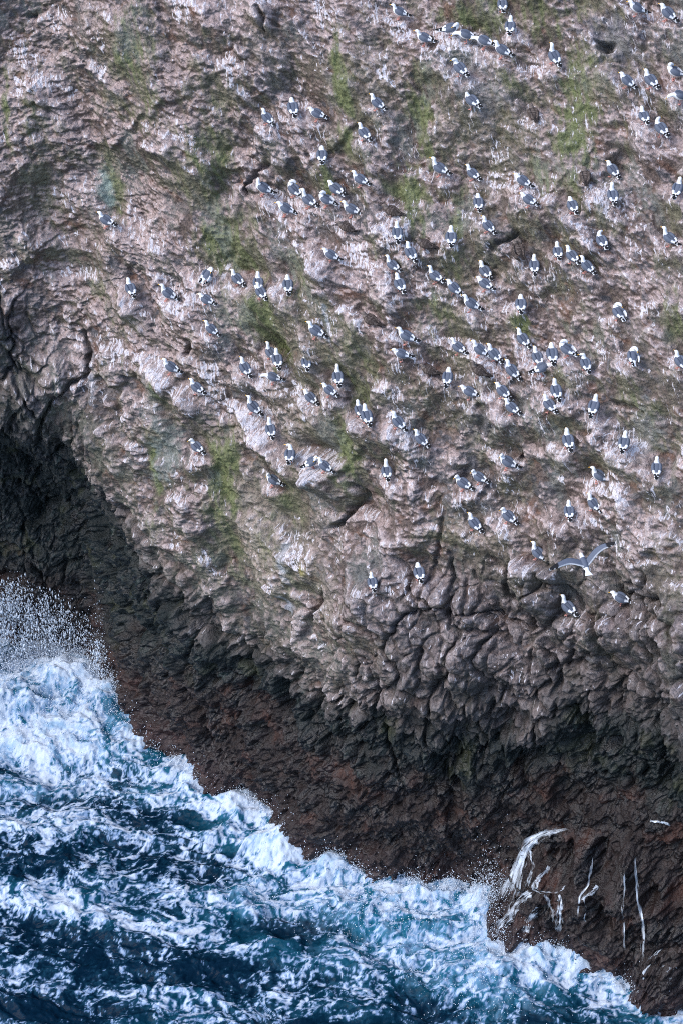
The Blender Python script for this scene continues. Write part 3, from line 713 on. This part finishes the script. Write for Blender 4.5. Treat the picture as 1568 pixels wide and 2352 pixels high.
def spine(pose):
    b = [(0,-.305,.150,.050,.007), (0,-.22,.172,.044,.016), (0,-.15,.192,.058,.048), (0,-.07,.208,.086,.078), (0,.02,.228,.100,.097), (0,.10,.258,.094,.094)]
    n = {'S': [(0,.150,.305,.074,.076), (0,.176,.352,.056,.060), (0,.188,.392,.046,.050), (0,.202,.425,.044,.046), (0,.232,.440,.041,.040), (0,.268,.436,.028,.028), (0,.29,.431,.013,.013)],
         'T': [(0,.145,.312,.070,.072), (0,.168,.372,.052,.056), (0,.178,.430,.043,.047), (0,.188,.480,.042,.044), (0,.218,.498,.040,.039), (0,.254,.494,.027,.027), (0,.276,.489,.013,.013)],
         'H': [(0,.150,.295,.078,.078), (0,.180,.328,.066,.068), (0,.196,.352,.056,.058), (0,.212,.374,.050,.050), (0,.242,.382,.043,.041), (0,.276,.374,.028,.028), (0,.297,.367,.013,.013)],
         'V': [(0,.165,.282,.072,.070), (0,.225,.298,.054,.054), (0,.275,.298,.046,.046), (0,.315,.290,.044,.044), (0,.350,.272,.040,.038), (0,.376,.250,.027,.027), (0,.390,.234,.013,.013)],
         'L': [(0,.150,.305,.074,.076), (0,.176,.352,.056,.060), (-.004,.186,.394,.046,.050), (-.014,.192,.425,.044,.046), (-.044,.200,.440,.040,.040), (-.080,.210,.436,.027,.028), (-.102,.216,.431,.013,.013)],
         'K': [(0,.150,.305,.074,.076), (0,.176,.352,.056,.060), (.004,.186,.394,.046,.050), (.014,.192,.425,.044,.046), (.044,.200,.440,.040,.040), (.080,.210,.436,.027,.028), (.102,.216,.431,.013,.013)],
         'P': [(0,.150,.305,.076,.078), (.010,.182,.350,.060,.062), (.030,.188,.392,.049,.050), (.062,.166,.412,.045,.045), (.088,.128,.400,.041,.040), (.098,.092,.378,.028,.028), (.102,.072,.362,.013,.013)]}
    n['R'] = n['H']; n['W'] = n['P']
    return b+n[pose]
def build_gull(pose, young):
    seg = 16; V, Fc, tp = loft(spine(pose), 44, seg); ctrl = spine(pose)
    back, pale = (BROWN, BUFF) if young else (GREY, WHITE)
    rng = np.random.RandomState(5)
    cols = np.empty((len(V), 3)); cols[:] = pale
    for k, (r, t, cx_, sy) in enumerate(tp):
        if 2.2 < t < 6.15 and sy > (.05 if t < 5.4 else .05+.9*(t-5.4)): cols[k] = back
        if young:
            cols[k] = np.array(back)*(1-.5*(t > 6.5))+np.array(pale)*(.45*(t > 6.5)+(.5 if rng.rand() < .25 else 0))
            if t < 2: cols[k] = DKBR
    hd = ctrl[-3]; fw = np.array(ctrl[-2][:3])-np.array(ctrl[-3][:3]); fw /= np.linalg.norm(fw)
    sd_ = np.cross(fw, (0, 0, 1)); sd_ /= np.linalg.norm(sd_)
    V = list(V); cl = [tuple(c) for c in cols]
    for s in (-1, 1):
        ev, ef = ball(np.array(hd[:3])+fw*.010+sd_*s*.034+np.array([0, 0, .010]), .008)
        o = len(V); V += list(ev); cl += [(.02, .015, .01)]*len(ev); Fc += [tuple(i+o for i in f_) for f_ in ef]
    dz = -.085 if pose == 'R' else 0.0
    V = np.array(V); V[:, 2] += dz
    out = {'body': raw_mesh('gull_body', V, Fc, PLUME, cl)}
    # folded wings
    for s in (-1, 1):
        k = s; ruff = pose == 'W' and s == (1 if not young else -1)
        c = [(.052*k,.158,.315,.014,.030), (.078*k,.105,.298,.036,.074), (.086*k,.01,.262,.044,.088), (.070*k,-.09,.230,.040,.066), (.046*k,-.17,.212,.030,.036), (.026*k,-.26,.203,.027,.018), (.012*k,-.375,.190,.010,.008)]
        if ruff: c = [(.050*k,.158,.312,.012,.030), (.090*k,.105,.290,.030,.074), (.125*k,.02,.235,.030,.095), (.135*k,-.07,.185,.024,.090), (.120*k,-.15,.150,.016,.070), (.095*k,-.22,.130,.010,.045), (.070*k,-.30,.115,.004,.012)]
        WV, WF, wt = loft(c, 30, 12); wc = np.empty((len(WV), 3)); wc[:] = back
        for q, (r, t, cx_, sy) in enumerate(wt):
            if young:
                wc[q] = np.array(back)+np.array(BUFF)*(.45 if rng.rand() < .28 else 0)
                if t > 4.4: wc[q] = DKBR
            else:
                if ruff and t > 2.2: wc[q] = (.62, .64, .68)
                if 3.1 < t < 3.4 and sy > .1: wc[q] = WHITE
                if 3.5 <= t < 4.3: wc[q] = WHITE if sy > .45 else GREY
                if t >= 4.3: wc[q] = BLACK
                if t >= 4.3 and (4.85 < t < 5.0 or 5.4 < t < 5.55 or t > 5.92) and cx_*s > 0: wc[q] = WHITE
                if sy < -.75 and t < 4.3: wc[q] = WHITE
        WV[:, 2] += dz
        out['wing%d' % s] = raw_mesh('gull_wing', WV, WF, PLUME, wc)
    # bill
    b0 = np.array(ctrl[-1][:3])-fw*.008; b1 = b0+fw*.058+np.array([0, 0, -.012])
    bc = [tuple(b0)+(.0125, .0145), tuple(b0+fw*.025)+(.010, .012), tuple(b0+fw*.045-np.array([0, 0, .003]))+(.008, .010), tuple(b1)+(.003, .004)]
    BV, BF, bt = loft(bc, 9, 8, side=sd_); BV[:, 2] += dz
    bcol = np.empty((len(BV), 3)); bcol[:] = DKBR if young else YELL
    for q, (r, t, cx_, sy) in enumerate(bt):
        if not young and 1.5 < t < 2.3 and sy < -.3: bcol[q] = (.45, .04, .02)
    out['beak'] = raw_mesh('gull_beak', BV, BF, PLUME, bcol)
    # legs with webbed feet
    for s in (-1, 1):
        if pose == 'R':
            c = [(.035*s,.03,.06,.010,.010), (.035*s,.04,.03,.008,.008), (.035*s,.05,.0,.008,.008), (.035*s,.055,-.03,.007,.007)]
        else:
            c = [(.038*s,.015,.165,.020,.022), (.038*s,.005,.125,.010,.010), (.038*s,-.005,.075,.0075,.0075), (.038*s,.004,.02,.0075,.0075), (.038*s,.008,-.035,.007,.007)]
        LV, LF, lt = loft(c, 14, 8); lc = [(.80, .80, .80) if (t < .7 and not young and pose != 'R') else (PINK if not young else (.30, .19, .17)) for (_, t, _, _) in lt]
        LV = list(LV); o = len(LV)
        for z in (.012, -.004):
            LV += [np.array((.038*s, -.012, z+.006)), np.array((.038*s-.036, .062, z)), np.array((.038*s-.012, .066, z)), np.array((.038*s, .078, z)), np.array((.038*s+.012, .066, z)), np.array((.038*s+.036, .062, z))]
        LF += [tuple(o+i for i in (5, 4, 3, 2, 1, 0)), tuple(o+6+i for i in range(6))]+[(o+i, o+(i+1) % 6, o+6+(i+1) % 6, o+6+i) for i in range(6)]
        lc += [PINK if not young else (.30, .19, .17)]*12
        out['leg%d' % s] = raw_mesh('gull_leg', LV, LF, PLUME, lc)
    return out
PARTS = (('wing-1', 'wing'), ('wing1', 'wing'), ('beak', 'beak'), ('leg-1', 'leg'), ('leg1', 'leg'))
CACHE = {}
def gull_proto(pose, young):
    key = (pose, young)
    if key not in CACHE:
        d = build_gull(pose, young)
        root = bpy.data.objects.new('gull', d['body'])
        kids = []
        for k, nm in PARTS: kids.append(bpy.data.objects.new(nm, d[k]))
        CACHE[key] = (root, kids)
    return CACHE[key]
def finish(root, kids, label, cat, group):
    sc.collection.objects.link(root); root['label'] = label; root['category'] = cat
    if group: root['group'] = group
    for k in kids: sc.collection.objects.link(k); k.parent = root
PXf, PYf = project(P); rlo = np.where(PXf.min(1) > -60)[0]
rr_ = np.random.RandomState(9); used = set()
depth = (P-CAM_POS)@FWD
for gi, (gx_, gy_, yaw, pose, label) in enumerate(GULLS):
    young = pose.endswith('j'); pose = pose[0]
    fy_ = gy_+FOOT[pose]
    d2 = (PXf-gx_)**2+(PYf-fy_)**2
    near = np.where(d2 < max(6.0, float(d2.min())+2)); k = np.argmin(depth[near]); i, j = near[0][k], near[1][k]
    pos = P[i, j]
    root, kids = gull_proto(pose, young)
    if (pose, young) in used:
        root = root.copy(); kids = [q.copy() for q in kids]
    used.add((pose, young))
    finish(root, kids, label, 'gull', 'brown young gulls on the cliff' if young else 'grey-backed gulls on the cliff')
    root.location = pos; sc_g = GSC*(.90+.15*rr_.rand())
    root.scale = (sc_g*1.2, sc_g, sc_g)
    root.rotation_euler = (rad(-3+15*rr_.rand()) if pose not in 'RV' else 0, 0, rad(yaw*(1.22 if abs(yaw) > 20 else 1)+6*(rr_.rand()-.5)))
# the gull on the wing, some metres out from the rock
def wing_mesh(s, pts, name):
    """pts: leading-edge spine (x, y, z), chord"""
    V, Fc, col_ = [], [], []
    q, t = catmull(pts, 26); n = 26; ch_ = np.array([0, -1.0, 0]); prof = [(0, 0), (.12, .035), (.4, .04), (.75, .02), (1, 0), (.75, -.008), (.4, -.01), (.12, -.015)]
    for k in range(n):
        for (u, v) in prof:
            V.append(q[k, :3]+ch_*q[k, 3]*u+np.array([-.3*s, 0, 1])*v*q[k, 3]*1.2)
            f_ = t[k]/(len(pts)-1)
            c = GREY
            if u > .8: c = WHITE
            if f_ > .68: c = BLACK
            if (f_ > .68 and u > .8 and int(k) % 3 == 0) or f_ > .965: c = WHITE
            if v < 0 and f_ < .68: c = WHITE
            col_.append(c)
    m_ = len(prof)
    for k in range(n-1):
        for j in range(m_): Fc.append((k*m_+j, k*m_+(j+1) % m_, (k+1)*m_+(j+1) % m_, (k+1)*m_+j))
    Fc.append(tuple(range(m_))); Fc.append(tuple((n-1)*m_+j for j in range(m_))[::-1])
    return raw_mesh(name, V, Fc, PLUME, col_)
fb = [(0,-.33,.0,.085,.006), (0,-.26,.0,.062,.010), (0,-.19,.002,.040,.030), (0,-.11,0,.062,.055), (0,-.01,0,.080,.074), (0,.08,.004,.078,.072), (0,.15,.012,.058,.056), (0,.20,.020,.045,.045), (0,.245,.024,.040,.038), (0,.275,.020,.027,.026), (0,.295,.016,.013,.013)]
V, Fc, tp = loft(fb, 44, 16); cl = [GREY if (2.7 < t < 6.0 and sy > .15) else WHITE for (_, t, _, sy) in tp]
fg = bpy.data.objects.new('gull', raw_mesh('gull_body', V, Fc, PLUME, cl))
lw = bpy.data.objects.new('wing', wing_mesh(-1, [(-.05,.09,.035,.205), (-.20,.13,.075,.20), (-.34,.15,.095,.185), (-.50,.10,.100,.155), (-.66,.04,.085,.125), (-.80,-.03,.065,.06)], 'gull_wing'))
rw = bpy.data.objects.new('wing', wing_mesh(1, [(.05,.09,.035,.205), (.16,.14,.15,.20), (.26,.16,.27,.185), (.38,.14,.38,.155), (.51,.09,.46,.125), (.63,.03,.53,.06)], 'gull_wing'))
BV, BF, bt = loft([(0,.285,.016,.0125,.0145), (0,.31,.014,.010,.012), (0,.33,.010,.008,.010), (0,.345,.004,.003,.004)], 9, 8)
bk = bpy.data.objects.new('beak', raw_mesh('gull_beak', BV, BF, PLUME, [YELL]*len(BV)))
finish(fg, [lw, rw, bk], 'gull in flight with both wings spread, white fanned tail, before the lower slope', 'gull', None)
fd = ray(1341, 1295); fg.location = CAM_POS+fd*(66.5/DIST)
fg.rotation_euler = (rad(10), rad(0), rad(14)); fg.scale = (1.16,)*3
print('gulls', round(time.time()-T0, 1))
# ------------------------------------------------------------------ running and flying water
def water_material(name):
    m, t, b = new_mat(name); b.inputs['Base Color'].default_value = (.66, .73, .82, 1); b.inputs['Roughness'].default_value = .35
    b.inputs['Base Color'].default_value = (.60, .67, .76, 1)
    return m
WW = water_material('white_water'); rw_ = np.random.RandomState(21)
PN_ = PN
_J = int(NR*.50); Pl, PNl, PXl, PYl, depl = P[:, :_J], PN_[:, :_J], PXf[:, :_J], PYf[:, :_J], depth[:, :_J]
def on_rock(px, py):
    a0 = max(0, np.searchsorted(PXl[:, _J//2], px)-45); sl_ = slice(a0, a0+90); d2 = (PXl[sl_]-px)**2+(PYl[sl_]-py)**2; near = np.where(d2 < max(9.0, float(d2.min())+2)); k = np.argmin(depl[sl_][near])
    i, j = near[0][k]+a0, near[1][k]; return Pl[i, j]+PNl[i, j]*.035
def fall_material():
    m, t, b = new_mat('falling_water'); b.inputs['Base Color'].default_value = (.62, .69, .78, 1); b.inputs['Roughness'].default_value = .3
    u = attr_node(t, 'flow').outputs['Vector']; e = attr_node(t, 'cover').outputs['Fac']
    n1 = noise_node(t, stretch(t, u, 20, 1.8), 1, 3, .6); n2 = noise_node(t, stretch(t, u, 5, 2.2), 1, 2, .5)
    a = arith(t, 'ADD', arith(t, 'ADD', arith(t, 'MULTIPLY', n1, .6), arith(t, 'MULTIPLY', n2, .4)), arith(t, 'MULTIPLY', arith(t, 'SUBTRACT', e, .5), .5))
    t.links.new(remap(t, a, .44, .62, 0, .9), b.inputs['Alpha'])
    return m
WF_ = fall_material()
def cascade(runs, label):
    """runs: (spots of the photograph from top to bottom, half width in view units at top and bottom, cover): sheets of water lying on the rock"""
    V, Fc, fl, cv = [], [], [], []
    for ri, (pts, s0, s1, cover) in enumerate(runs):
        q, _ = catmull([p+(0,) for p in pts], 56); n = len(q); na = 7 if max(s0, s1) < 8 else 13
        wob = gblur(np.cumsum(rw_.randn(n))*.7, 2, 0); wob -= np.linspace(wob[0], wob[-1], n); G_ = np.zeros((n, na, 3))
        for a in range(n):
            sp = (s0+(s1-s0)*a/(n-1))*1.5; sp *= .75+.5*rw_.rand()
            tx = q[min(a+2, n-1), 0]-q[max(a-2, 0), 0]; ty = q[min(a+2, n-1), 1]-q[max(a-2, 0), 1]; L = math.hypot(tx, ty)+1e-6
            for c in range(na):
                f_ = (c/(na-1)-.5)*2; G_[a, c] = on_rock(q[a, 0]+wob[a]-ty/L*f_*sp, q[a, 1]+tx/L*f_*sp)
        G_ = gblur(gblur(G_, .9, 0), .7, 1); o = len(V)
        for a in range(n):
            for c in range(na):
                V.append(G_[a, c]); f_ = abs(c/(na-1)-.5)*2; v_ = a/(n-1)
                fl.append(((c/(na-1))*(s0+s1)*.0192+ri*7.3, v_*n*.04+ri*3.1, 0)); cv.append(cover-.04-.6*f_**2-.5*max(0, .1-v_)/.1-.5*max(0, v_-.85)/.15)
        for a in range(n-1):
            for c in range(na-1): k = o+a*na+c; Fc.append((k, k+na, k+na+1, k+1))
    me = raw_mesh('waterfall', V, Fc, WF_)
    at = me.attributes.new('flow', 'FLOAT_VECTOR', 'POINT'); at.data.foreach_set('vector', np.array(fl, F).reshape(-1))
    at = me.attributes.new('cover', 'FLOAT', 'POINT'); at.data.foreach_set('value', np.array(cv, F))
    o = bpy.data.objects.new('waterfall', me); sc.collection.objects.link(o)
    o['label'] = label; o['category'] = 'waterfall'; o['group'] = 'water running off the wet rock'
cascade([([(1312,1903),(1262,1911),(1222,1932),(1198,1968),(1178,2020),(1152,2085)], 3, 32, .60), ([(1235,1922),(1205,1955),(1185,2005),(1168,2060)], 8, 14, .58), ([(1215,1950),(1218,2000),(1205,2040)], 4, 8, .5)],
        'thick white cascade pouring off the upper left edge of the rounded wet rock')
cascade([([(1262,1985),(1250,2005),(1232,2025),(1218,2045)], 4, 9, .65), ([(1222,2048),(1190,2070),(1165,2105),(1138,2145)], 12, 16, .55), ([(1215,2035),(1250,2050),(1290,2045),(1300,2030)], 4, 4, .5),
         ([(1250,2050),(1262,2080),(1272,2130)], 6, 9, .5), ([(1285,2050),(1284,2095),(1278,2145)], 6, 9, .6), ([(1240,2085),(1215,2110),(1200,2145)], 9, 16, .5)],
        'lacy net of thin white trickles over the front of the rounded wet rock')
cascade([([(1362,1962),(1354,2000),(1350,2030),(1330,2062),(1322,2130)], 3, 5, .62), ([(1340,2060),(1345,2090),(1346,2125)], 3, 3, .5), ([(1372,2035),(1350,2055),(1330,2064)], 5, 4, .6)],
        'bent white trickle right of the rounded rock, between the net and the long double fall')
cascade([([(1456,1955),(1458,2010),(1462,2060),(1472,2110),(1475,2160),(1472,2230)], 3, 7, .65), ([(1434,2000),(1428,2070),(1428,2130),(1432,2205)], 3, 4, .55)],
        'long double white fall running down the dark rock near the right edge')
cascade([([(1528,2172),(1510,2210),(1490,2250),(1458,2305)], 5, 22, .5), ([(1540,2215),(1545,2260),(1546,2305)], 14, 18, .35)],
        'white sheet of run-off on the rock in the lower right corner')
cascade([([(1488,1884),(1505,1888),(1522,1890),(1540,1897)], 2, 3, .75)], 'short level white trickle on a dark ledge near the right edge')
# spray: drops thrown up in front of the dark hollow and along the breaking edge
def drops(name, pos, rad_, stretch_, label=None):
    n = len(pos); o8 = np.array([(1,0,0), (0,1,0), (-1,0,0), (0,-1,0), (0,0,1), (0,0,-1)], float)
    V = pos[:, None, :]+o8[None]*rad_[:, None, None]*np.stack([np.ones(n), np.ones(n), stretch_], -1)[:, None, :]
    t8 = np.array([(0,1,4), (1,2,4), (2,3,4), (3,0,4), (1,0,5), (2,1,5), (3,2,5), (0,3,5)])
    fi = (t8[None]+6*np.arange(n)[:, None, None]).reshape(-1)
    me = bpy.data.meshes.new(name); nf = n*8
    me.vertices.add(n*6); me.loops.add(nf*3); me.polygons.add(nf)
    me.vertices.foreach_set('co', V.reshape(-1).astype(F)); me.loops.foreach_set('vertex_index', fi.astype(np.int32))
    me.polygons.foreach_set('loop_start', np.arange(0, nf*3, 3, dtype=np.int32)); me.polygons.foreach_set('use_smooth', np.ones(nf, bool))
    me.update(calc_edges=True); me.materials.append(WW)
    o = bpy.data.objects.new(name, me); sc.collection.objects.link(o); o['kind'] = 'stuff'
rs = np.random.RandomState(3)
n = 22000; pos = []
while len(pos) < n:
    u = rs.rand()**1.5*300-25; v = 1485-240*rs.rand()**1.15
    if v < 1250+.0022*max(u, 0)**2*.9+rs.rand()*60: continue
    c = on_plane(u, 1490+rs.randn()*16, 0); h_ = max(0, (1490-v))*.01276/.788
    pos.append((c[0], c[1]-1.0, .2+h_))
for k in range(1600):
    u = 246+rs.randn()*10; v = 1600-rs.rand()**1.6*190; c = on_plane(u-(1600-v)*.02, 1585, 0); pos.append((c[0]-.1, c[1]-.5, (1590-v)*.01276/.788*.9))
pos = np.array(pos); clump = fbm(pos[:, 0]/.5, pos[:, 2]/.6, 3, 301); keep = clump+rs.rand(len(pos))*.9 > .25
pos = pos[keep]; n = len(pos); r = .005+.031*rs.rand(n)**5
drops('splash_drops', pos, r, 1.4+2.4*rs.rand(n))
allp = []
for (px, py), rx, ry, h_, a in SURGES:
    c = on_plane(px, py, .25*h_); k = int(900*rx*ry*max(.2, min(h_, 1.2)))
    g = np.clip(rs.randn(k, 2), -2.2, 2.2)*np.array([rx, ry])*.75+c[:2]
    allp.append(np.column_stack([g, rs.exponential(.10+.16*h_, k)]))
k = 10000; t_ = rs.rand(k)*(len(px_)-1); kk = np.searchsorted(px_, [-11.5, 10.5]); xi = rs.uniform(-10.5, 10.5, k); yi = np.interp(xi, SHX, SHY)-np.abs(rs.randn(k))*.32
allp.append(np.column_stack([xi, yi, rs.exponential(.19, k)]))
for (px, py, n_, sx, sz) in ((1122,2110,2200,.28,.55), (1150,2150,1200,.4,.25), (300,1650,900,.4,.35), (1345,2150,700,.4,.25), (1465,2265,800,.35,.25), (240,1585,900,.2,.8)):
    c = on_plane(px, py, 0); allp.append(np.column_stack([c[0]+rs.randn(n_)*sx, c[1]-.2+rs.randn(n_)*.3, .15+rs.exponential(sz, n_)]))
q = np.concatenate(allp)
ix = np.clip(np.searchsorted(gx, q[:, 0]), 1, len(gx)-1); iy = np.clip(np.searchsorted(gy, q[:, 1]), 1, len(gy)-1)
q[:, 2] += H[ix, iy]; q = q[(q[:, 2] > -.3)]
fi_ = fbm(q[:, 0]/.6, q[:, 1]/.6, 3, 302); q = q[fi_+rs.rand(len(q))*.8 > .15]
drops('surf_spray', q, .006+.014*rs.rand(len(q))**2, 1+1.0*rs.rand(len(q)))
print('water', round(time.time()-T0, 1), len(q))
